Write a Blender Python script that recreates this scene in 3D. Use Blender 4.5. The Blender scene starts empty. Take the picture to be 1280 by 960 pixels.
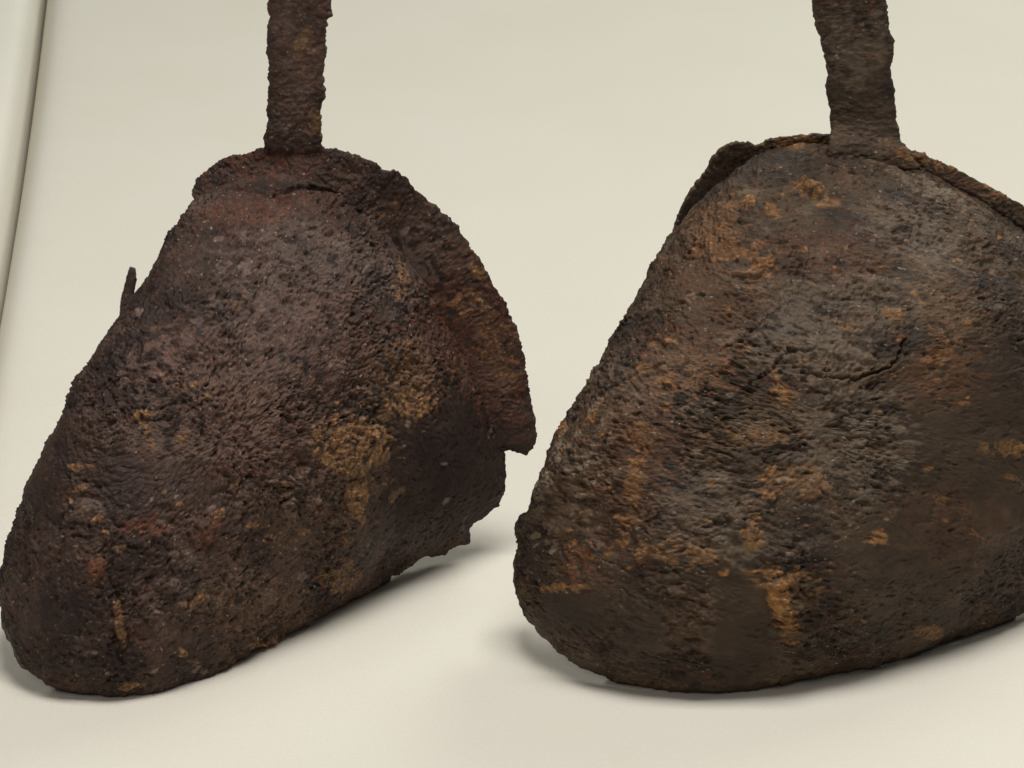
import bpy, math
import numpy as np
from mathutils import Matrix, Vector

# ------------------------------------------------------------------ camera
S = 0.000234                      # metres per photograph pixel at the reference plane
TH = math.radians(20.0)           # camera looks down by this much
CT, ST = math.cos(TH), math.sin(TH)
LPX = 5980.0                      # camera distance, in the same pixel unit
HEEL = 215.0                      # photograph row (below centre) of the heel's ground point
O = np.array([0.0, 0.0, HEEL * S * CT])
AX = np.array([[1, 0, 0], [0, ST, CT], [0, -CT, ST]], float)   # right, up, towards camera

scene = bpy.context.scene
col = scene.collection
cam_data = bpy.data.cameras.new('camera')
cam = bpy.data.objects.new('camera', cam_data)
col.objects.link(cam)
cam.location = Vector(O + AX[2] * LPX * S)
cam.rotation_euler = (math.pi / 2 - TH, 0, 0)
cam_data.sensor_width = 36.0
cam_data.lens = 36.0 * LPX / 1280.0
cam_data.clip_start = 0.05
cam_data.clip_end = 50
scene.camera = cam

# ------------------------------------------------------------------ light
world = bpy.data.worlds.new('World')
scene.world = world
world.use_nodes = True
bg = world.node_tree.nodes['Background']
bg.inputs['Color'].default_value = (1.0, 0.975, 0.93, 1)
bg.inputs['Strength'].default_value = 0.10


def area(name, loc, target, size, power, colr):
    d = bpy.data.lights.new(name, 'AREA')
    d.shape = 'RECTANGLE'
    d.size, d.size_y = size
    d.energy = power
    d.color = colr
    o = bpy.data.objects.new(name, d)
    col.objects.link(o)
    o.location = loc
    o.rotation_euler = (Vector(target) - Vector(loc)).to_track_quat('-Z', 'Y').to_euler()
    return o


area('overhead_softbox', (0.10, -0.25, 1.15), (0.12, 0.08, 0), (0.55, 0.45), 11.3, (1.0, 0.98, 0.94))
area('side_softbox', (0.66, 0.95, 1.0), (0.30, 0.58, 0), (0.6, 0.6), 6.6, (0.97, 1.0, 0.91))
area('front_softbox', (-0.55, -1.15, 0.95), (0.05, 0, 0.06), (0.45, 0.45), 2.5, (1.0, 0.92, 0.88))

vs = scene.view_settings
vs.view_transform = 'Standard'
vs.look = 'None'
vs.exposure = 0.0
vs.gamma = 1.0
vs.use_curve_mapping = False


# ------------------------------------------------------------------ geometry helpers
def to_world(px, py, w):
    """photograph pixel plus distance towards the camera (pixel unit) -> world point"""
    k = 1.0 - np.asarray(w, float) / LPX
    u = (np.asarray(px, float) - 640.0) * k
    v = (480.0 - np.asarray(py, float)) * k
    return O + S * (u[..., None] * AX[0] + v[..., None] * AX[1] + np.asarray(w, float)[..., None] * AX[2])


def to_px(P):
    d = (P - O) / S
    u, v, w = d @ AX[0], d @ AX[1], d @ AX[2]
    k = 1.0 - w / LPX
    return 640.0 + u / k, 480.0 - v / k


def w_at_height(px, py, z):
    """depth at which the ray through a pixel is z (pixel unit) above the ground"""
    v0 = 480.0 - py
    return (z - HEEL * CT - v0 * CT) / (ST - v0 * CT / LPX)


def mouth(py, off=0.0):
    """depth of the upright plane of the stirrup arch"""
    return (HEEL - (py - 480.0)) * math.tan(TH) + off


def _hash(ix, iy, iz, seed):
    h = (ix * 374761393 + iy * 668265263 + iz * 2147483647 + seed * 1274126177) & 0xFFFFFFFF
    h = ((h ^ (h >> 13)) * 1274126177) & 0xFFFFFFFF
    h = h ^ (h >> 16)
    return h


def gnoise(P, seed=0):
    """gradient noise, roughly -1..1, at rows of P"""
    F = np.floor(P).astype(np.int64)
    f = P - F
    t = f * f * f * (f * (f * 6 - 15) + 10)
    out = np.zeros(len(P))
    for dx in (0, 1):
        wx = t[:, 0] if dx else 1 - t[:, 0]
        for dy in (0, 1):
            wy = t[:, 1] if dy else 1 - t[:, 1]
            for dz in (0, 1):
                wz = t[:, 2] if dz else 1 - t[:, 2]
                h = _hash(F[:, 0] + dx, F[:, 1] + dy, F[:, 2] + dz, seed)
                gx = ((h & 1023) / 511.5) - 1
                gy = (((h >> 10) & 1023) / 511.5) - 1
                gz = (((h >> 20) & 1023) / 511.5) - 1
                out += wx * wy * wz * (gx * (f[:, 0] - dx) + gy * (f[:, 1] - dy) + gz * (f[:, 2] - dz))
    return out * 1.5


def cells(P, seed=0):
    """distance to the nearest scattered point (cellular noise)"""
    F = np.floor(P).astype(np.int64)
    best = np.full(len(P), 9.0)
    for dx in (-1, 0, 1):
        for dy in (-1, 0, 1):
            for dz in (-1, 0, 1):
                C = F + np.array([dx, dy, dz])
                h = _hash(C[:, 0], C[:, 1], C[:, 2], seed)
                d = ((C[:, 0] + (h & 1023) / 1023 - P[:, 0]) ** 2 + (C[:, 1] + ((h >> 10) & 1023) / 1023 - P[:, 1]) ** 2
                     + (C[:, 2] + ((h >> 20) & 1023) / 1023 - P[:, 2]) ** 2)
                best = np.minimum(best, d)
    return np.sqrt(best)


def fbm(P, octaves, seed=0, gain=0.5):
    s, a = np.zeros(len(P)), 1.0
    for o_ in range(octaves):
        s += a * gnoise(P * (2.03 ** o_) + 17.3 * o_, seed + o_)
        a *= gain
    return s


def smooth01(x):
    x = np.clip(x, 0, 1)
    return x * x * (3 - 2 * x)


def resample(pts, n, closed):
    p = np.array(pts, float)
    if closed:
        p = np.vstack([p, p[:1]])
    d = np.r_[0, np.cumsum(np.hypot(*(np.diff(p[:, :2], axis=0)).T))]
    t = np.linspace(0, d[-1], n, endpoint=not closed)
    return np.stack([np.interp(t, d, p[:, k]) for k in range(p.shape[1])], 1)


def blur_closed(a, sigma):
    n = len(a)
    f = np.fft.fftfreq(n) * n
    g = np.exp(-0.5 * (2 * np.pi * f / n * sigma) ** 2)
    return np.real(np.fft.ifft(np.fft.fft(a, axis=0) * (g[:, None] if a.ndim > 1 else g), axis=0))


def mesh_from(name, V, quads, tris=None, attrs=None, mat=None, parent=None):
    me = bpy.data.meshes.new(name)
    V = np.asarray(V, float)
    quads = np.asarray(quads, np.int32).reshape(-1, 4)
    nt = 0 if tris is None else len(tris)
    loops = quads.ravel() if nt == 0 else np.r_[quads.ravel(), np.asarray(tris, np.int32).ravel()]
    starts = np.r_[np.arange(len(quads)) * 4, len(quads) * 4 + np.arange(nt) * 3]
    me.vertices.add(len(V))
    me.vertices.foreach_set('co', V.ravel())
    me.loops.add(len(loops))
    me.loops.foreach_set('vertex_index', loops.astype(np.int32))
    me.polygons.add(len(starts))
    me.polygons.foreach_set('loop_start', starts.astype(np.int32))
    me.polygons.foreach_set('use_smooth', np.ones(len(starts), bool))
    me.update(calc_edges=True)
    me.validate()
    for k, a in (attrs or {}).items():
        at = me.attributes.new(k, 'FLOAT', 'POINT')
        at.data.foreach_set('value', np.asarray(a, np.float32))
    o = bpy.data.objects.new(name, me)
    col.objects.link(o)
    if mat:
        me.materials.append(mat)
    if parent:
        o.parent = parent
        o.matrix_parent_inverse = parent.matrix_world.inverted()
    return o


# ------------------------------------------------------------------ materials
def new_mat(name):
    m = bpy.data.materials.new(name)
    m.use_nodes = True
    nt = m.node_tree
    return m, nt, nt.nodes['Principled BSDF']


def nd(nt, t, **kw):
    n = nt.nodes.new(t)
    for k, v in kw.items():
        setattr(n, k, v)
    return n


def mixc(nt, fac, a, b, blend='MIX'):
    n = nd(nt, 'ShaderNodeMix', data_type='RGBA', blend_type=blend)
    for sock, val in ((n.inputs[0], fac), (n.inputs[6], a), (n.inputs[7], b)):
        if isinstance(val, (int, float)):
            sock.default_value = val
        elif isinstance(val, tuple):
            sock.default_value = (*val, 1)
        else:
            nt.links.new(val, sock)
    return n.outputs[2]


def noise_fac(nt, vec, scale, detail, lo, hi, rough=0.6, distortion=0.0):
    n = nd(nt, 'ShaderNodeTexNoise')
    n.inputs['Scale'].default_value = scale
    n.inputs['Detail'].default_value = detail
    n.inputs['Roughness'].default_value = rough
    n.inputs['Distortion'].default_value = distortion
    nt.links.new(vec, n.inputs['Vector'])
    r = nd(nt, 'ShaderNodeMapRange', interpolation_type='SMOOTHSTEP')
    r.inputs['From Min'].default_value = lo
    r.inputs['From Max'].default_value = hi
    nt.links.new(n.outputs['Fac'], r.inputs['Value'])
    return r.outputs['Result'], n.outputs['Fac']


def mathn(nt, op, a, b):
    n = nd(nt, 'ShaderNodeMath', operation=op)
    for s, v in ((n.inputs[0], a), (n.inputs[1], b)):
        if isinstance(v, (int, float)):
            s.default_value = v
        else:
            nt.links.new(v, s)
    return n.outputs[0]


def iron_material(name, dark, mid, red, ochre, grey, smooth_shade, stretch):
    m, nt, bs = new_mat(name)
    L = nt.links
    tc = nd(nt, 'ShaderNodeTexCoord')
    mp = nd(nt, 'ShaderNodeMapping')
    mp.inputs['Scale'].default_value = stretch
    mp.inputs['Rotation'].default_value = (0, 0.25, 0)
    L.new(tc.outputs['Object'], mp.inputs['Vector'])
    vec = mp.outputs['Vector']
    at = {}
    for k in ('ochre', 'redrust', 'smooth', 'sheen'):
        a = nd(nt, 'ShaderNodeAttribute', attribute_name=k)
        at[k] = a.outputs['Fac']
    inv_s = mathn(nt, 'SUBTRACT', 1.0, at['smooth'])
    f1, _ = noise_fac(nt, vec, 60, 6, 0.36, 0.66)
    f2, _ = noise_fac(nt, vec, 210, 5, 0.50, 0.70)
    f3, _ = noise_fac(nt, vec, 95, 6, 0.55, 0.72)
    f4, raw4 = noise_fac(nt, vec, 900, 4, 0.40, 0.72, 0.7)
    f5, raw5 = noise_fac(nt, vec, 420, 6, 0.60, 0.74, 0.65, 0.6)
    f7, _ = noise_fac(nt, vec, 520, 5, 0.40, 0.62, 0.7)
    c = mixc(nt, f1, dark, mid)
    c = mixc(nt, mathn(nt, 'MULTIPLY', f2, 0.45), c, red)
    c = mixc(nt, mathn(nt, 'MULTIPLY', mathn(nt, 'MULTIPLY', f3, 0.40), inv_s), c, grey)
    c = mixc(nt, mathn(nt, 'MULTIPLY', mathn(nt, 'MULTIPLY', f5, 0.16), inv_s), c, ochre)
    c = mixc(nt, mathn(nt, 'MULTIPLY', at['smooth'], 0.75), c, smooth_shade)  # darker smooth areas; shade of turned-away sides and groove is painted in here
    c = mixc(nt, at['sheen'], c, grey)  # paler grey paints sheen into the colour, along with pale flakes
    mott = mathn(nt, 'ADD', mathn(nt, 'MULTIPLY', f7, 0.6), 0.4)
    c = mixc(nt, mathn(nt, 'MULTIPLY', at['redrust'], mott), c, mixc(nt, f4, red, (0.30, 0.085, 0.028)))
    c = mixc(nt, mathn(nt, 'MULTIPLY', at['ochre'], mott), c, mixc(nt, f4, (ochre[0] * .55, ochre[1] * .5, ochre[2] * .5), ochre))
    # grain-size speckle of the crust
    sp = mixc(nt, mathn(nt, 'MULTIPLY', f4, 0.55), (0.62, 0.62, 0.63), (1.5, 1.42, 1.36))
    c = mixc(nt, mathn(nt, 'MULTIPLY', inv_s, 0.8), c, mixc(nt, 1.0, c, sp, 'MULTIPLY'))
    f6, _ = noise_fac(nt, vec, 850, 3, 0.645, 0.72, 0.55)
    c = mixc(nt, mathn(nt, 'MULTIPLY', mathn(nt, 'MULTIPLY', f6, 0.75), inv_s), c, (0.34, 0.27, 0.20))  # pale specks: small glints painted into the base colour
    L.new(c, bs.inputs['Base Color'])
    rg = nd(nt, 'ShaderNodeMapRange')
    rg.inputs['To Min'].default_value = 0.18
    rg.inputs['To Max'].default_value = 0.85
    L.new(raw5, rg.inputs['Value'])
    gl, _ = noise_fac(nt, vec, 640, 3, 0.56, 0.70, 0.6)
    L.new(mathn(nt, 'MAXIMUM', mathn(nt, 'SUBTRACT', mathn(nt, 'ADD', rg.outputs['Result'], 0.14), mathn(nt, 'MULTIPLY', gl, 0.42)), mathn(nt, 'MULTIPLY', at['smooth'], 0.8)), bs.inputs['Roughness'])
    bs.inputs['Specular IOR Level'].default_value = 0.34
    # fine relief below the mesh resolution
    _, b1 = noise_fac(nt, vec, 1500, 4, 0, 1, 0.65)
    vo = nd(nt, 'ShaderNodeTexVoronoi', feature='F1')
    vo.inputs['Scale'].default_value = 700
    L.new(vec, vo.inputs['Vector'])
    hgt = mathn(nt, 'ADD', mathn(nt, 'MULTIPLY', b1, 0.8), mathn(nt, 'MULTIPLY', vo.outputs['Distance'], 0.5))
    bp = nd(nt, 'ShaderNodeBump')
    bp.inputs['Distance'].default_value = 0.0006
    L.new(mathn(nt, 'ADD', mathn(nt, 'MULTIPLY', inv_s, 0.65), 0.25), bp.inputs['Strength'])
    L.new(hgt, bp.inputs['Height'])
    L.new(bp.outputs['Normal'], bs.inputs['Normal'])
    return m


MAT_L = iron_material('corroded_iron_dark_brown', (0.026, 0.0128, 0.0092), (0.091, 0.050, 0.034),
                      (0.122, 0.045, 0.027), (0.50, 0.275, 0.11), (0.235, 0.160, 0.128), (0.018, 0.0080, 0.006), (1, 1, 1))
MAT_R = iron_material('corroded_iron_olive_brown', (0.029, 0.0170, 0.0098), (0.106, 0.066, 0.036),
                      (0.138, 0.055, 0.026), (0.52, 0.255, 0.080), (0.265, 0.20, 0.140), (0.034, 0.0212, 0.0122), (0.8, 1.0, 1.5))


def paper_material(name, colr):
    m, nt, bs = new_mat(name)
    tc = nd(nt, 'ShaderNodeTexCoord')
    f, raw = noise_fac(nt, tc.outputs['Object'], 900, 3, 0.3, 0.7)
    g, _ = noise_fac(nt, tc.outputs['Object'], 14, 3, 0.3, 0.7)
    c = mixc(nt, f, tuple(x * 0.955 for x in colr), colr)
    c = mixc(nt, g, c, mixc(nt, 1.0, c, (0.985, 0.975, 0.965), 'MULTIPLY'))
    nt.links.new(c, bs.inputs['Base Color'])
    bs.inputs['Roughness'].default_value = 0.85
    bs.inputs['Specular IOR Level'].default_value = 0.2
    bp = nd(nt, 'ShaderNodeBump')
    bp.inputs['Strength'].default_value = 0.12
    bp.inputs['Distance'].default_value = 0.0002
    nt.links.new(raw, bp.inputs['Height'])
    nt.links.new(bp.outputs['Normal'], bs.inputs['Normal'])
    return m


MAT_PAPER = paper_material('cream_paper', (0.765, 0.732, 0.642))
MAT_PAGE = paper_material('white_paper', (0.80, 0.775, 0.695))

# ------------------------------------------------------------------ setting: paper ground, fold, facing sheet
gut_px = np.array([(62, -110), (48, 0), (36, 100), (20, 200), (-1, 330), (-30, 480), (-70, 700), (-120, 960), (-190, 1300)], float)
gw = w_at_height(gut_px[:, 0], gut_px[:, 1], 0.0)
gut = to_world(gut_px[:, 0], gut_px[:, 1], gw)[:, :2]
gut = gut[np.argsort(gut[:, 1])]
d0 = (gut[-1] - gut[-2]) / (gut[-1, 1] - gut[-2, 1])
gut = np.vstack([gut[0] + (gut[0] - gut[1]) * 1.0, gut, gut[-1] + d0 * 1.2])


def gut_x(y):
    k = np.interp(y, gut[:, 1], gut[:, 0])
    return k


def sheet(name, side, mat):
    ys = np.r_[np.linspace(-0.55, 0.8, 90), np.linspace(0.85, 1.7, 40)]
    ds = np.r_[np.linspace(0, 0.02, 26)[:-1], np.linspace(0.02, 0.06, 14)[:-1], np.linspace(0.06, 1.6 if side > 0 else 1.4, 30)]
    gx = gut_x(ys)
    gx = np.convolve(np.pad(gx, 8, mode='reflect', reflect_type='odd'), np.ones(17) / 17, 'valid')
    Y, D = np.meshgrid(ys, ds, indexing='ij')
    X = gx[:, None] + side * D
    if side > 0:
        Z = -0.022 * np.exp(-(D / 0.0032)) - 0.0012 * np.exp(-D / 0.014)
    else:
        Z = -0.0232 + 0.0245 * (1 - np.exp(-D / 0.0024)) + 0.006 * (1 - np.exp(-D / 0.06))
    back = np.clip(Y - 0.95, 0, None)
    ang = np.clip(back / 0.45, 0, math.pi / 2)
    Yc = np.where(back > 0, 0.95 + 0.45 * np.sin(ang), Y)
    Zc = Z + np.where(back > 0, 0.45 * (1 - np.cos(ang)) + np.clip(back - 0.45 * math.pi / 2, 0, None), 0)
    V = np.stack([X, Yc, Zc], -1).reshape(-1, 3)
    n, m = Y.shape
    i, j = np.meshgrid(np.arange(n - 1), np.arange(m - 1), indexing='ij')
    a = (i * m + j).ravel()
    q = np.stack([a, a + 1, a + m + 1, a + m], 1)
    if side > 0:
        q = q[:, ::-1][:, [1, 2, 3, 0]]
        q = q[:, ::-1]
    else:
        q = q[:, ::-1]
    return mesh_from(name, V, q, mat=mat)


ground = sheet('ground', 1, MAT_PAPER)
ground['kind'] = 'structure'
page = sheet('paper_sheet', -1, MAT_PAGE)
page['label'] = 'pale curled paper sheet running along the dark fold of the ground'
page['category'] = 'paper'


# ------------------------------------------------------------------ corroded iron surface
def spots_mask(X, Y, spots, nz, edge=0.5):
    m = np.zeros(len(X))
    for s in spots:
        x, y, rx, ry = s[:4]
        st = s[4] if len(s) > 4 else 1.0
        an = math.radians(s[5]) if len(s) > 5 else 0.0
        sel = np.nonzero((abs(X - x) < 3 * max(rx, ry)) & (abs(Y - y) < 3 * max(rx, ry)))[0]
        if len(sel) == 0:
            continue
        dx, dy = X[sel] - x, Y[sel] - y
        a = (dx * math.cos(an) + dy * math.sin(an)) / rx
        b = (-dx * math.sin(an) + dy * math.cos(an)) / ry
        g = np.exp(-(a * a + b * b) * 0.7)
        v = st * smooth01((g * (1 + 2.2 * edge * nz[sel]) - 0.2) / 0.42)
        m[sel] = np.maximum(m[sel], v)
    return m


def line_dist(X, Y, pts):
    d = np.full(len(X), 1e9)
    p = np.array(pts, float)
    for a, b in zip(p[:-1], p[1:]):
        ab = b - a
        t = np.clip(((X - a[0]) * ab[0] + (Y - a[1]) * ab[1]) / (ab @ ab), 0, 1)
        d = np.minimum(d, np.hypot(X - a[0] - t * ab[0], Y - a[1] - t * ab[1]))
    return d


def crust(P, cfg, amp=1.0, coarse=1.0):
    """relief (pixel unit) and colour masks of the corroded surface at world points P"""
    Q = P / S                                        # pixel unit
    X, Y = to_px(P)
    st = np.array(cfg['stretch'])
    ca, sa = math.cos(cfg['grain']), math.sin(cfg['grain'])
    R = Q.copy()
    R[:, 0] = Q[:, 0] * ca + Q[:, 2] * sa
    R[:, 2] = -Q[:, 0] * sa + Q[:, 2] * ca
    R = R * st
    warp = np.stack([gnoise(R / 38, 90), gnoise(R / 38, 91), gnoise(R / 38, 92)], 1) * 11
    W = R + warp
    seed = cfg['seed']
    low = fbm(Q / 120, 2, seed) * 5.0
    mid = fbm(W / 34, 2, seed + 3) * 2.2
    plate = np.tanh(gnoise(W / 26, seed + 5) * 14) * 1.0 + np.tanh((gnoise(W / 13, seed + 55) - 0.12) * 9) * 0.8   # flakes with sharp steps
    r1 = 1 - np.abs(gnoise(W / 9, seed + 6)) * 2.2       # ridged grains
    fine = gnoise(W / 5.0, seed + 8)
    grain = gnoise(R / 3.2, seed + 9)
    c1 = 0.55 - cells(W / 11 + 0.15 * np.stack([fine, grain, fine], 1), seed + 15)
    c2 = 0.55 - cells(R / 6.0, seed + 16)
    ga, gb = cfg['grains']
    pits = -smooth01((gnoise(W / 9, seed + 12) - 0.30) / 0.22) * 3.2 - smooth01((gnoise(W / 18, seed + 13) - 0.36) / 0.2) * 2.6
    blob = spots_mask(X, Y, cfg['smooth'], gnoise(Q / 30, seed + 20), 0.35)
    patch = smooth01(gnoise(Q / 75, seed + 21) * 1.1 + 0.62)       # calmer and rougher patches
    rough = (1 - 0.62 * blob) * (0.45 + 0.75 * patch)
    h = (low + mid * (0.35 + 0.65 * rough)) * coarse + rough * (plate + r1 * gb + fine * 1.7 + grain * 1.7 + c1 * 1.6 * ga + c2 * 3.4 * ga + pits)
    nz = fbm(W / 14, 3, seed + 30, 0.6)
    och = spots_mask(X, Y, cfg['ochre'], nz, 0.75)
    red = spots_mask(X, Y, cfg['red'], nz, 0.75)
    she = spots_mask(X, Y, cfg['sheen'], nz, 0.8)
    h += och * (0.6 + 0.7 * r1)
    for x, y, rx, ry, hh, an in cfg['bumps']:
        a0 = math.radians(an)
        dx, dy = X - x, Y - y
        a = (dx * math.cos(a0) + dy * math.sin(a0)) / rx
        b = (-dx * math.sin(a0) + dy * math.cos(a0)) / ry
        h += hh * smooth01((1 - np.sqrt(a * a + b * b) + 0.25 * nz) / 0.45)
    for pts, wid, dep in cfg['cracks']:
        jit = gnoise(Q / 9, seed + 40) * 4
        d = line_dist(X + jit, Y + jit * 0.7, pts)
        dep = dep * 0.72
        h -= dep * np.exp(-(d / wid) ** 2)
        h += dep * 0.35 * np.exp(-((d - 2.4 * wid) / (1.3 * wid)) ** 2)
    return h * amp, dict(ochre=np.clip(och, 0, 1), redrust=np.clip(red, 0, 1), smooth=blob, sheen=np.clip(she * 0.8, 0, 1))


def grid_normals(G, wrap):
    if wrap:
        du = np.roll(G, -1, 1) - np.roll(G, 1, 1)
    else:
        du = np.gradient(G, axis=1)
    dv = np.gradient(G, axis=0)
    n = np.cross(du, dv)
    n /= np.maximum(np.linalg.norm(n, axis=-1, keepdims=True), 1e-12)
    return n


NA, NR = 1500, 310


def make_hood(cfg, parent, mat):
    """toe cap: an open shell grown from its edge curve (x, y, depth) towards the viewer's side"""
    knots = np.array(cfg['hood'], float)              # px, py, w, q
    B = resample(knots, NA, True)
    B[:, :2] = blur_closed(B[:, :2], 1.6)
    B[:, 2:] = blur_closed(B[:, 2:], 22)
    # chipped edge
    tang = np.roll(B[:, :2], -1, 0) - np.roll(B[:, :2], 1, 0)
    tang /= np.linalg.norm(tang, axis=1, keepdims=True)
    nrm = np.stack([tang[:, 1], -tang[:, 0]], 1)
    ph = np.arange(NA) / NA * 2 * np.pi
    P1 = np.stack([np.cos(ph), np.sin(ph), 0 * ph], 1) * 340
    jag = fbm(P1 / 22, 4, cfg['seed'] + 60, 0.6) * 3.0
    B[:, :2] += nrm * jag[:, None]
    q = B[:, 3]
    curve = to_world(B[:, 0], B[:, 1], B[:, 2])
    C = np.fft.fft(curve, axis=0)
    nfreq = np.abs(np.fft.fftfreq(NA) * NA)
    rs = np.sin(np.linspace(0.012, 1, NR) * math.pi / 2)
    rs[-1] = 1.0
    G = np.stack([np.real(np.fft.ifft(C * (r ** nfreq)[:, None], axis=0)) for r in rs])
    ax = np.array(cfg['axis'], float)
    ax = ax[0] * AX[0] + ax[1] * AX[1] + ax[2] * AX[2]
    bul = cfg['bulge'] * S * np.clip(1 - rs[:, None] ** 2.15, 0, 1) ** q[None, :]
    G0 = G + bul[..., None] * ax
    N = grid_normals(G0, True)
    if (N[NR // 3].mean(0) @ AX[2]) < 0:
        N = -N
    flat = G0.reshape(-1, 3)
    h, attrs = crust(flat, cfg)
    h = h.reshape(NR, NA)
    fade = smooth01((1 - rs) / 0.02)[:, None] * 0.6 + 0.4
    G1 = G0 + N * (h * fade * S)[..., None]
    # inner face: fewer rings
    ri = np.unique(np.r_[np.arange(0, NR, 16), NR - 1])
    t = (13 * S)
    GI = G0[ri] - N[ri] * t
    V = np.vstack([G1.reshape(-1, 3), GI.reshape(-1, 3)])
    nO = NR * NA

    def quads(rows, base, flip):
        i, j = np.meshgrid(np.arange(rows - 1), np.arange(NA), indexing='ij')
        a = base + i * NA + j
        b = base + i * NA + (j + 1) % NA
        qd = np.stack([a, b, b + NA, a + NA], -1).reshape(-1, 4)
        return qd[:, ::-1] if flip else qd
    # orientation
    v1 = np.cross(G1[40, 1] - G1[40, 0], G1[41, 0] - G1[40, 0])
    flip = (v1 @ N[40, 0]) < 0
    F = [quads(NR, 0, flip), quads(len(ri), nO, not flip)]
    a = (NR - 1) * NA + np.arange(NA)
    b = (NR - 1) * NA + (np.arange(NA) + 1) % NA
    c = nO + (len(ri) - 1) * NA + np.arange(NA)
    d = nO + (len(ri) - 1) * NA + (np.arange(NA) + 1) % NA
    lip = np.stack([a, b, d, c], 1)
    F.append(lip[:, ::-1] if flip else lip)
    # poles
    V = np.vstack([V, G1[0].mean(0), GI[0].mean(0)])
    po, pi_ = len(V) - 2, len(V) - 1
    k = np.arange(NA)
    T = np.vstack([np.stack([np.full(NA, po), (k + 1) % NA, k], 1) if not flip else np.stack([np.full(NA, po), k, (k + 1) % NA], 1),
                   np.stack([np.full(NA, pi_), nO + k, nO + (k + 1) % NA], 1) if not flip else np.stack([np.full(NA, pi_), nO + (k + 1) % NA, nO + k], 1)])
    full = {}
    for kk, av in attrs.items():
        av2 = av.reshape(NR, NA)
        full[kk] = np.r_[av, av2[ri].ravel(), av2[0].mean(), av2[0].mean()]
    ob = mesh_from('hood', V, np.vstack(F), T, full, mat, parent)
    return ob, curve


def make_band(name, ea, eb, thick, cfg, parent, mat, n=420, m=30, jag=2.0, amp=0.6, ragged=0.0, closed_ends=True, dish=0.0):
    """solid forged strip between two edge polylines (px, py, w); rounded section"""
    A, Bq = resample(ea, n, False), resample(eb, n, False)
    sgn = A[:, :2] - Bq[:, :2]
    sgn /= np.maximum(np.linalg.norm(sgn, axis=1, keepdims=True), 1e-9)
    s = np.arange(n) / n
    P1 = np.stack([s * n * 1.7, 0 * s + 3.3, 0 * s], 1)
    ja = fbm(P1 / 13, 3, cfg['seed'] + 70, 0.6) * jag * S
    jb = fbm(P1 / 13, 3, cfg['seed'] + 75, 0.6) * jag * S
    WA, WB = to_world(A[:, 0], A[:, 1], A[:, 2]), to_world(Bq[:, 0], Bq[:, 1], Bq[:, 2])
    C = 0.5 * (WA + WB)
    X = 0.5 * (WA - WB)
    Tn = np.gradient(C, axis=0)
    Z = np.cross(X, Tn)
    Z /= np.linalg.norm(Z, axis=1, keepdims=True)
    if (Z.mean(0) @ AX[2]) < 0:
        Z = -Z
    mm = 2 * m
    th = np.linspace(0, 2 * np.pi, 4001)
    cx = np.sign(np.cos(th)) * np.abs(np.cos(th)) ** 0.5
    cz = np.sign(np.sin(th)) * np.abs(np.sin(th)) ** 0.5
    hw = np.linalg.norm(X, axis=1).mean()
    al = np.r_[0, np.cumsum(np.hypot(np.diff(cx) * hw, np.diff(cz) * thick * S * 0.5))]
    ts = np.linspace(0, al[-1], mm, endpoint=False)
    cx, cz = np.interp(ts, al, cx), np.interp(ts, al, cz)
    # end caps shrink over a few rows
    e = np.minimum(np.arange(n), np.arange(n)[::-1])
    cap = np.sqrt(np.clip(1 - (1 - np.clip(e / 4.0, 0, 1)) ** 2, 0, 1)) * 0.9 + 0.1
    hz = thick * S * 0.5 * cap
    G = C[:, None] + X[:, None] * cx[None, :, None] + Z[:, None] * (cz[None, :] * hz[:, None])[..., None]
    Xu = X / np.linalg.norm(X, axis=1, keepdims=True)
    edge_a = np.clip(cx, 0, 1)[None, :] ** 10 * ja[:, None]
    edge_b = np.clip(-cx, 0, 1)[None, :] ** 10 * jb[:, None]
    G += Xu[:, None] * (edge_a - edge_b)[..., None]
    if ragged:
        wt = np.clip((np.arange(n) - (n - 26)) / 26.0, 0, 1) ** 1.5
        Tu = Tn / np.linalg.norm(Tn, axis=1, keepdims=True)
        rg = fbm(np.stack([cx * 1.9, cz * 0.3, 0 * cx], 1), 2, cfg['seed'] + 83, 0.6) * ragged * S
        G += Tu[:, None] * (wt[:, None] * rg[None, :])[..., None]
    if dish:
        G -= Z[:, None] * ((1 - cx[None, :] ** 2) * dish * S)[..., None]
    N = grid_normals(G, True)
    if ((N * (G - C[:, None])).sum()) < 0:
        N = -N
    flat = G.reshape(-1, 3)
    h, attrs = crust(flat, dict(cfg, stretch=(1, 1, 1), grains=(1.0, 0.3)), amp, 0.45)
    G1 = G + N * (h.reshape(n, mm) * S)[..., None]
    i, j = np.meshgrid(np.arange(n - 1), np.arange(mm), indexing='ij')
    a = i * mm + j
    b = i * mm + (j + 1) % mm
    qd = np.stack([a, b, b + mm, a + mm], -1).reshape(-1, 4)
    v1 = np.cross(G1[n // 2, 1] - G1[n // 2, 0], G1[n // 2 + 1, 0] - G1[n // 2, 0])
    if v1 @ N[n // 2, 0] < 0:
        qd = qd[:, ::-1]
        fl = True
    else:
        fl = False
    V = np.vstack([G1.reshape(-1, 3), G1[0].mean(0), G1[-1].mean(0)])
    k = np.arange(mm)
    T0 = np.stack([np.full(mm, n * mm), (k + 1) % mm, k], 1)
    T1 = np.stack([np.full(mm, n * mm + 1), (n - 1) * mm + k, (n - 1) * mm + (k + 1) % mm], 1)
    if fl:
        T0, T1 = T0[:, ::-1], T1[:, ::-1]
    full = {kk: np.r_[av, av[0], av[-1]] for kk, av in attrs.items()}
    return mesh_from(name, V, qd, np.vstack([T0, T1]), full, mat, parent)


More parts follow.
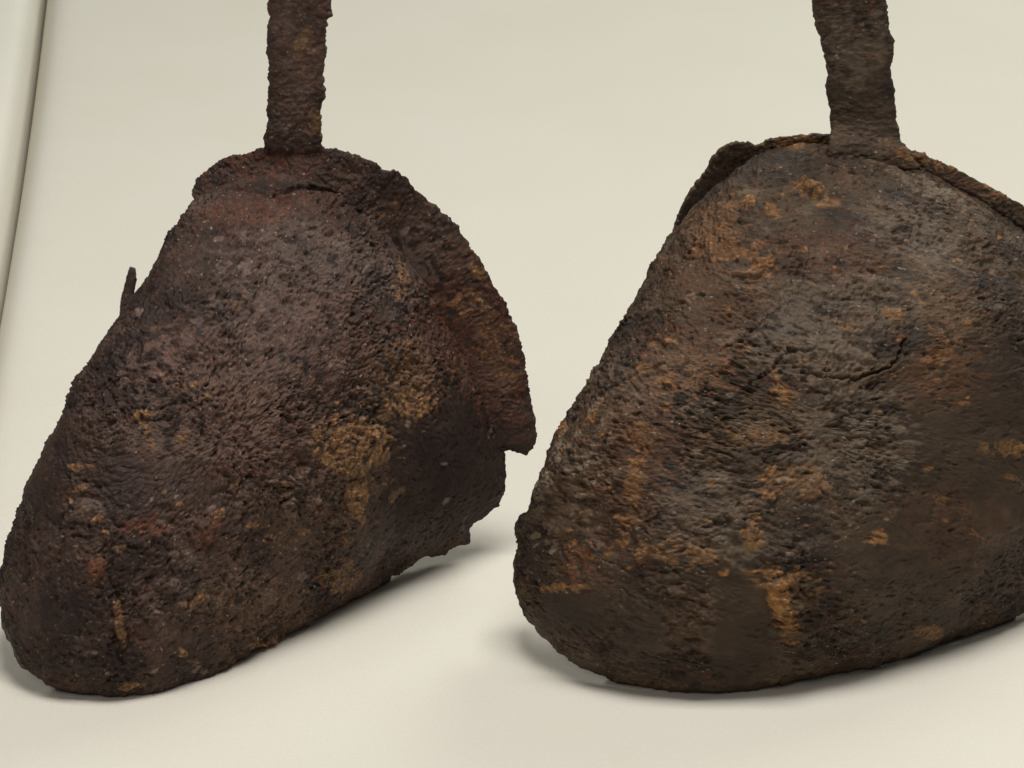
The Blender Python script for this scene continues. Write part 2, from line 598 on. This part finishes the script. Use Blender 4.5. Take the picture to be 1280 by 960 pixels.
def make_sole(curve, back, cfg, parent, mat):
    """foot plate on the ground, following the lower edge of the hood; back: ground-plan points of its open end"""
    low = curve[curve[:, 2] < 8 * S]
    k = np.argmax(np.linalg.norm(np.diff(np.vstack([low, low[:1]]), axis=0), axis=1))
    low = np.roll(low, -(k + 1), axis=0)
    bk = np.c_[np.array(back), np.full(len(back), 0.0035)]
    p = resample(np.vstack([low, bk]), 420, True)
    p[:, :2] = blur_closed(p[:, :2], 2.5)
    c = p[:, :2].mean(0)
    d = p[:, :2] - c
    ln = np.linalg.norm(d, axis=1, keepdims=True)
    top = np.clip(p[:, 2] + 0.0006, 0.0016, 0.0028)
    rings = []
    for inset, f, z in ((0, 0.02, None), (0.0011, 1, 0.0002), (0.0007, 1, 0.0011), (0.0012, 1, 'top'), (0, 0.8, 0.0024), (0, 0.02, 0.0024)):
        xy = c + d * f * (1 - inset / ln)
        zz = np.full(len(p), 0.0002) if z is None else (top if z == 'top' else np.full(len(p), z))
        rings.append(np.c_[xy, zz])
    G = np.stack(rings)
    n = len(p)
    i, j = np.meshgrid(np.arange(len(rings) - 1), np.arange(n), indexing='ij')
    a, b = i * n + j, i * n + (j + 1) % n
    qd = np.stack([a, b, b + n, a + n], -1).reshape(-1, 4)
    zero = np.zeros(len(rings) * n)
    return mesh_from('sole', G.reshape(-1, 3), qd, None, dict(ochre=zero, redrust=zero, smooth=zero, sheen=zero), mat, parent)


def root(name, px, py, label):
    o = bpy.data.objects.new(name, None)
    col.objects.link(o)
    o.empty_display_size = 0.03
    w = w_at_height(px, py, 0.0)
    P = to_world(np.array(px, float), np.array(py, float), np.array(w))
    o.location = (P[0], P[1], 0)
    o['label'] = label
    o['category'] = 'stirrup'
    o['group'] = 'pair of corroded iron stirrups'
    bpy.context.view_layer.update()
    return o


def Zk(x, y, z, q=0.5):
    return (x, y, w_at_height(x, y, z), q)


def Mk(x, y, off=0.0, q=0.5):
    return (x, y, mouth(y, off), q)


def M3(x, y, off=0.0):
    return (x, y, mouth(y, off))


def flecks(seed, n, region, size, strength, tilt=0):
    r = np.random.RandomState(seed)
    out = []
    while len(out) < n:
        x, y = r.uniform(region[0], region[2]), r.uniform(region[1], region[3])
        a = size * r.lognormal(0, 0.45)
        out.append((x, y, a * r.uniform(1.0, 2.2), a * r.uniform(0.6, 1.0), strength * r.uniform(0.55, 1.0), tilt + r.uniform(-35, 35)))
    return out


# ------------------------------------------------------------------ stirrup with the tall narrow toe
cfgL = dict(
    seed=11, grains=(1.0, 0.3), stretch=(0.95, 1.0, 1.1), grain=0.35, bulge=215, axis=(-0.10, 0.06, 0.99),
    hood=[
        Mk(240, 256, 6), Mk(262, 236, -2, .6), Mk(292, 220, -6, .7), Mk(330, 210, -8, .8), Mk(370, 208, -8, .9),
        Mk(410, 218, -8, 1.0), Mk(446, 250, -12, .85), Mk(474, 280, -16, .7), Mk(504, 314, -18, .66), Mk(536, 358, -18, .66), Mk(562, 406, -16, .7),
        Mk(588, 452, -8, .8), Mk(608, 502, -6, .85), Mk(626, 545, -4, .9), Mk(632, 566, -4, .9), Mk(633, 590, -4, .9), Mk(633, 606, -4, .9), Mk(630, 614, -4, .9), Mk(626, 634, -4, .9),
        Mk(606, 646, -2, .9), Mk(593, 654, 0, .9), Mk(589, 662, 0, .9), Mk(589, 679, 2, .9),
        Zk(564, 686, 13.2, .68), Zk(556, 693, 12, .68), Zk(532, 695, 10.8, .68), Zk(500, 716, 8.4, .68), Zk(462, 740, 3.85, .8), Zk(420, 762, 4.2, .8), Zk(370, 788, 2.8, .8), Zk(330, 808, 2.1, .8), Zk(286, 832, 1.75, .8),
        Zk(240, 852, 1.75, .8), Zk(190, 868, 1.75, .8), Zk(160, 872, 2.1, .8), Zk(110, 868, 3.5, .8), Zk(62, 856, 10.8, .68), Zk(28, 834, 18, .68), Zk(8, 802, 41.4, .56), Zk(1, 760, 59.4, .56),
        Zk(3, 710, 82.8, .56), Zk(12, 672, 100.8, .56), (26, 638, 380, .5), (46, 598, 360, .5), (72, 540, 335, .5), (102, 480, 305, .5), (131, 430, 282, .5),
        (152, 397, 262, .5), (182, 356, 240, .5), (208, 312, 215, .5), (226, 276, 190, .5)],
    smooth=[(160, 612, 95, 45, .7), (80, 590, 55, 120, .6, -62), (60, 800, 60, 75, .5), (560, 590, 85, 85, 1.0), (535, 350, 16, 75, .9, -33), (500, 640, 60, 45, .8),  # smoother spots; those at heel and rim groove also paint in shade
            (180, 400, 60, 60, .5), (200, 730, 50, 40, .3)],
    ochre=[(440, 552, 40, 27, 1), (446, 612, 10, 40, .7), (500, 478, 36, 44, .38), (515, 505, 24, 14, .9), (500, 348, 6, 18, .6), (425, 722, 20, 18, .6),
           (178, 519, 10, 5, 1), (184, 541, 4, 15, .8, -25), (229, 817, 5, 5, 1), (341, 803, 17, 6, .9, -18), (88, 628, 5, 4, 1), (430, 620, 40, 60, .18),
           (601, 342, 14, 9, .9, 50), (585, 378, 22, 14, .5), (622, 430, 18, 40, .35, -20), (320, 760, 60, 30, .25), (150, 780, 5, 22, .7, -10),
           (165, 858, 14, 5, .7), (350, 640, 40, 30, .15), (380, 60, 10, 20, .4), (395, 150, 8, 20, .5)]
    + flecks(8, 70, (90, 480, 520, 850), 2.8, .9, -15) + flecks(9, 35, (260, 260, 640, 500), 2.6, .6, -30),
    red=[(121, 710, 9, 15, 1), (180, 658, 22, 10, .7), (258, 662, 14, 18, .7), (320, 262, 70, 14, .5, -8), (330, 205, 70, 14, .4), (600, 420, 40, 90, .5, -20),
         (300, 520, 70, 60, .3), (545, 420, 40, 60, .3), (400, 430, 60, 60, .25), (240, 450, 60, 40, .3)],
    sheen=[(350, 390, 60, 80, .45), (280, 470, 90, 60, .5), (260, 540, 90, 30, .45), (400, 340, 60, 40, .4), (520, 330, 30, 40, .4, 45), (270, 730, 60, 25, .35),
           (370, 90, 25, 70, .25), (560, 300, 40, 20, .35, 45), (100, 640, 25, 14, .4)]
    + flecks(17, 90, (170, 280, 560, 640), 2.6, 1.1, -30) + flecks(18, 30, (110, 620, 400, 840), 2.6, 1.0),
    bumps=[(121, 710, 12, 15, 5, 0), (229, 817, 6, 6, 4, 0), (341, 803, 20, 7, 6, -18), (178, 519, 10, 5, 4, 0), (258, 662, 13, 16, 5, 0), (218, 732, 10, 9, 5, 0),
           (150, 785, 7, 30, 8, -10), (110, 640, 30, 16, 6, 20)],
    cracks=[([(246, 258), (262, 247), (292, 237), (318, 239), (336, 246), (354, 240), (388, 234), (424, 243)], 2.0, 7),
            ([(140, 680), (135, 720), (150, 750), (145, 800)], 3.0, 4), ([(270, 280), (300, 270), (330, 262)], 1.6, 2)])

left = root('stirrup', 150, 872, 'purple-brown rusted iron stirrup with dark broken side and short prong on its hood')
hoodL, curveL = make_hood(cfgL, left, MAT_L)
make_band('rim',
          [M3(239, 244, 4), M3(247, 222, 2), M3(275, 200), M3(330, 184), M3(365, 180), M3(402, 183), M3(428, 188), M3(462, 200), M3(488, 215), M3(497, 213, -6),
           M3(514, 227, -8), M3(520, 238, -10), M3(546, 258, -12), M3(573, 284, -12), M3(601, 326, -12), M3(626, 369, -12), M3(645, 410, -12), M3(656, 450, -10), M3(662, 490, -6), M3(669, 520), M3(672, 545), M3(668, 566)],
          [M3(250, 262, 22), M3(268, 246, 22), M3(292, 237, 22), M3(318, 239, 20), M3(336, 244, 20), M3(354, 239, 20), M3(388, 233, 18), M3(424, 246, 12), M3(450, 272, 8), M3(460, 282, 6),
           M3(472, 296, 2), M3(482, 308, 0), M3(498, 330, -2), M3(514, 358, -2), M3(536, 400, -2), M3(552, 438, 0), M3(570, 470, 2), M3(582, 500, 4), M3(590, 520, 5), M3(598, 538, 6), M3(604, 550, 8), M3(612, 560, 8)],
          7, cfgL, left, MAT_L, n=620, m=46, dish=2, ragged=12, amp=0.5)
make_band('strap',
          [M3(335, -190, 4), M3(335, 0, 4), M3(336, 20, 4), M3(333, 50, 4), M3(335, 90, 4), M3(333, 130, 4), M3(332, 160, 4), M3(330, 182, 2), M3(326, 200, -14)],
          [M3(414, -190, 4), M3(414, 0, 4), M3(414, 18, 4), M3(408, 24, 4), M3(408, 66, 4), M3(405, 90, 4), M3(406, 118, 4), M3(400, 140, 4), M3(402, 182, 2), M3(408, 200, -14)],
          17, cfgL, left, MAT_L, n=320, m=40, jag=2.2, amp=0.42)
make_band('rim_prong',
          [(163, 333, 205), (157, 352, 205), (151, 375, 206), (148, 400, 208), (150, 440, 215), (160, 480, 222)],
          [(169, 335, 205), (171, 349, 205), (168, 366, 206), (163, 400, 208), (170, 440, 215), (182, 480, 222)],
          12, cfgL, left, MAT_L, n=110, m=12, jag=0.8, amp=0.35)


def gp(px, py):
    w = w_at_height(px, py, 0.0)
    P = to_world(np.array(px, float), np.array(py, float), np.array(w))
    return (P[0], P[1])


make_sole(curveL, [gp(540, 650), gp(330, 650), gp(160, 700)], cfgL, left, MAT_L)

# ------------------------------------------------------------------ stirrup with the broad flaking hood
cfgR = dict(
    seed=47, grains=(0.75, 0.9), stretch=(0.62, 1.0, 1.45), grain=-0.25, bulge=235, axis=(-0.06, 0.06, 0.99),
    hood=[
        Mk(838, 297, 30), Mk(860, 268, 24, .5), Mk(888, 240, 20, .52), Mk(912, 221, 18, .56), Mk(930, 206, 14, .62), Mk(952, 192, 6, .75), Mk(970, 184, 0, .8), Mk(1003, 178, -4, .85), Mk(1050, 178, -6, .9),
        Mk(1095, 182, -6, .9), Mk(1128, 196, -6, .9), Mk(1146, 203, -6, .95), Mk(1180, 222, -6, .85), Mk(1225, 248, -4, .75), Mk(1270, 280, 0, .65), Mk(1315, 325, 8), Mk(1355, 380, 8), Mk(1385, 440, 8), Mk(1402, 510, 8),
        Mk(1405, 580, 12), Mk(1392, 640, 20), Mk(1365, 690, 60),
        Zk(1330, 728, 14.4, .68), Zk(1280, 766, 10.8, .68), Zk(1240, 781, 8.4, .68), Zk(1190, 800, 3.5, .8), Zk(1140, 821, 2.45, .8), Zk(1110, 830, 2.1, .8), Zk(1060, 839, 1.75, .8), Zk(1010, 850, 1.75, .8), Zk(950, 862, 1.75, .8), Zk(900, 866, 1.75, .8),
        Zk(860, 865, 2.1, .8), Zk(800, 858, 3.15, .8), Zk(760, 848, 7.8, .68), Zk(720, 831, 13.2, .68), Zk(690, 810, 20.4, .68), Zk(668, 786, 43.2, .56), Zk(652, 760, 55.8, .56), Zk(643, 736, 68.4, .56), Zk(640, 710, 82.8, .56),
        Zk(645, 688, 93.6, .56), Zk(644, 662, 106.2, .56), (648, 645, 400, .5), (661, 641, 396, .5), (670, 610, 382, .5), (680, 580, 366, .5), (691, 550, 350, .5), (702, 528, 338, .5), (721, 500, 322, .5), (738, 474, 306, .5),
        (752, 449, 292, .5), (766, 419, 276, .5), (786, 388, 258, .5), (806, 350, 234, .5), (825, 316, 210, .5)],
    smooth=[(1215, 570, 85, 130), (930, 775, 38, 95), (715, 765, 55, 28, .9), (1140, 690, 90, 60, .9), (1240, 690, 60, 60, .6), (1085, 120, 40, 60, .6), (800, 790, 30, 40, .7), (1150, 760, 60, 30, .7),
            (1080, 440, 40, 20, .4)],
    ochre=[(918, 315, 42, 22, 0.48, 25), (890, 272, 32, 16, 0.36, -35), (1020, 243, 24, 9, .9, 30), (938, 252, 10, 7, 1), (966, 262, 12, 6, .8, 45), (955, 330, 10, 6, .7), (1170, 440, 14, 36, 0.36),
           (975, 490, 10, 22, .7, -20), (955, 545, 36, 14, 0.36), (1003, 606, 44, 18, 0.45), (965, 622, 7, 7, 1), (976, 752, 13, 40, 1, -14), (972, 722, 30, 9, .8), (1095, 673, 12, 8, .8),
           (793, 605, 10, 60, .6, 8), (806, 545, 20, 20, 0.36), (800, 690, 10, 10, .8), (838, 432, 7, 5, 1), (834, 474, 6, 10, .8, 20), (742, 520, 12, 4, .9, -50), (1255, 240, 28, 9, .6, 25),
           (985, 176, 30, 7, .6), (1150, 195, 40, 9, .5, 20), (1185, 395, 30, 50, 0.18), (870, 690, 30, 9, .7, 20), (940, 668, 12, 14, .7), (700, 535, 12, 5, .8, -50), (870, 470, 40, 20, 0.24), (1265, 560, 30, 8, .5),
           (830, 480, 10, 6, .8), (705, 735, 25, 5, .8), (840, 700, 8, 8, .7), (1160, 790, 14, 7, .5)]
    + flecks(5, 60, (700, 420, 1020, 720), 2.8, 1.0, -20) + flecks(6, 45, (860, 220, 1270, 520), 3.0, .8, -15) + flecks(7, 20, (1000, 520, 1270, 800), 2.4, .55),
    red=[(722, 700, 18, 22, .9), (790, 560, 60, 70, .35), (850, 450, 60, 40, .4), (1180, 470, 40, 30, .3), (760, 640, 60, 60, .35), (1200, 215, 50, 12, .5, 25), (1045, 315, 60, 25, .35), (900, 330, 60, 60, .3),
         (920, 390, 50, 20, .35, -30), (1200, 660, 60, 40, .2)],
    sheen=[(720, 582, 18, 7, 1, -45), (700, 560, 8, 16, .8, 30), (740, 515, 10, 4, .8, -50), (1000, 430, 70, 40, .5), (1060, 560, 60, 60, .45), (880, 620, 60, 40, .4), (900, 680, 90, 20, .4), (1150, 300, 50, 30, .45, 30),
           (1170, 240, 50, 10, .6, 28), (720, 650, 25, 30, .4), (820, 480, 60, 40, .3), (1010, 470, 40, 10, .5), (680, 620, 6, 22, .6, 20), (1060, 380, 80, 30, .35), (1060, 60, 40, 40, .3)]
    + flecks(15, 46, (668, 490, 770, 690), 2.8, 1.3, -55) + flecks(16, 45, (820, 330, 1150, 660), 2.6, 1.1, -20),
    bumps=[(1018, 240, 26, 9, 13, 32), (938, 252, 11, 9, 4, 0), (965, 622, 8, 8, 5, 0), (976, 752, 14, 42, 7, -14), (1003, 606, 44, 20, 3, 0), (838, 432, 9, 7, 4, 0), (834, 480, 8, 7, 5, 0), (800, 692, 10, 9, 4, 0),
           (806, 545, 22, 20, 3, 0), (1050, 440, 72, 30, 4, -8), (940, 668, 9, 16, 4, 10)],
    cracks=[([(940, 480), (965, 462), (985, 440), (1015, 440)], 1.8, 6), ([(1000, 466), (1040, 472), (1070, 473), (1105, 462), (1122, 452), (1130, 425)], 1.7, 8), ([(800, 400), (840, 385), (880, 370)], 1.6, 6),
            ([(915, 345), (945, 345), (985, 335), (1020, 325)], 1.6, 6), ([(945, 420), (955, 400), (990, 375)], 1.6, 3), ([(900, 440), (935, 420), (955, 400)], 1.6, 5), ([(740, 500), (790, 470), (830, 455)], 1.6, 5),
            ([(1140, 208), (1180, 228), (1225, 252), (1280, 290)], 3.0, 4)])

right = root('stirrup', 920, 866, 'broader olive-brown rusted iron stirrup with orange flakes and a dark folded lip beside its strap')
hoodR, curveR = make_hood(cfgR, right, MAT_R)
make_band('rim',
          [M3(838, 305, 6), M3(849, 264, 6), M3(862, 240, 6), M3(880, 214, 6), M3(896, 190, 6), M3(912, 179, 6), M3(938, 177, 4), M3(945, 182, 2), M3(962, 173, -2), M3(1000, 167, -4), M3(1040, 167, -4), M3(1085, 170, -4), M3(1128, 182, -2),
           M3(1150, 190), M3(1190, 208), M3(1225, 228), M3(1262, 247), M3(1300, 272), M3(1345, 318), M3(1385, 380), M3(1412, 440), M3(1430, 510), M3(1438, 570)],
          [M3(862, 330, -34), M3(885, 300, -36), M3(900, 280, -36), M3(915, 262, -34), M3(930, 248, -30), M3(945, 238, -24), M3(960, 230, -18), M3(970, 228, -14), M3(982, 214, -14), M3(1005, 206, -16), M3(1040, 204, -16), M3(1082, 206, -14), M3(1115, 216, -4),
           M3(1135, 224, 6), M3(1168, 244, 6), M3(1205, 266, 6), M3(1235, 290, 6), M3(1265, 320, 4), M3(1290, 375, -8), M3(1325, 420, -8), M3(1345, 460, -8), M3(1360, 510, -8), M3(1370, 560, -8)],
          7, cfgR, right, MAT_R, n=620, m=46, amp=0.5)
make_band('strap',
          [M3(1006, -190, 6), M3(1015, 0, 6), M3(1018, 28, 6), M3(1028, 58, 6), M3(1033, 82, 6), M3(1034, 95, 6), M3(1031, 108, 6), M3(1035, 126, 6), M3(1037, 150, 7), M3(1037, 168, 14), M3(1033, 186, 26), M3(1024, 208, 30)],
          [M3(1100, -190, 6), M3(1108, 0, 6), M3(1112, 42, 6), M3(1117, 50, 6), M3(1117, 66, 6), M3(1113, 86, 6), M3(1118, 115, 6), M3(1120, 150, 7), M3(1125, 172, 14), M3(1135, 190, 24), M3(1152, 212, 26)],
          18, cfgR, right, MAT_R, n=320, m=44, jag=1.6, amp=0.38)
make_sole(curveR, [gp(1330, 680), gp(1150, 680), gp(900, 720)], cfgR, right, MAT_R)
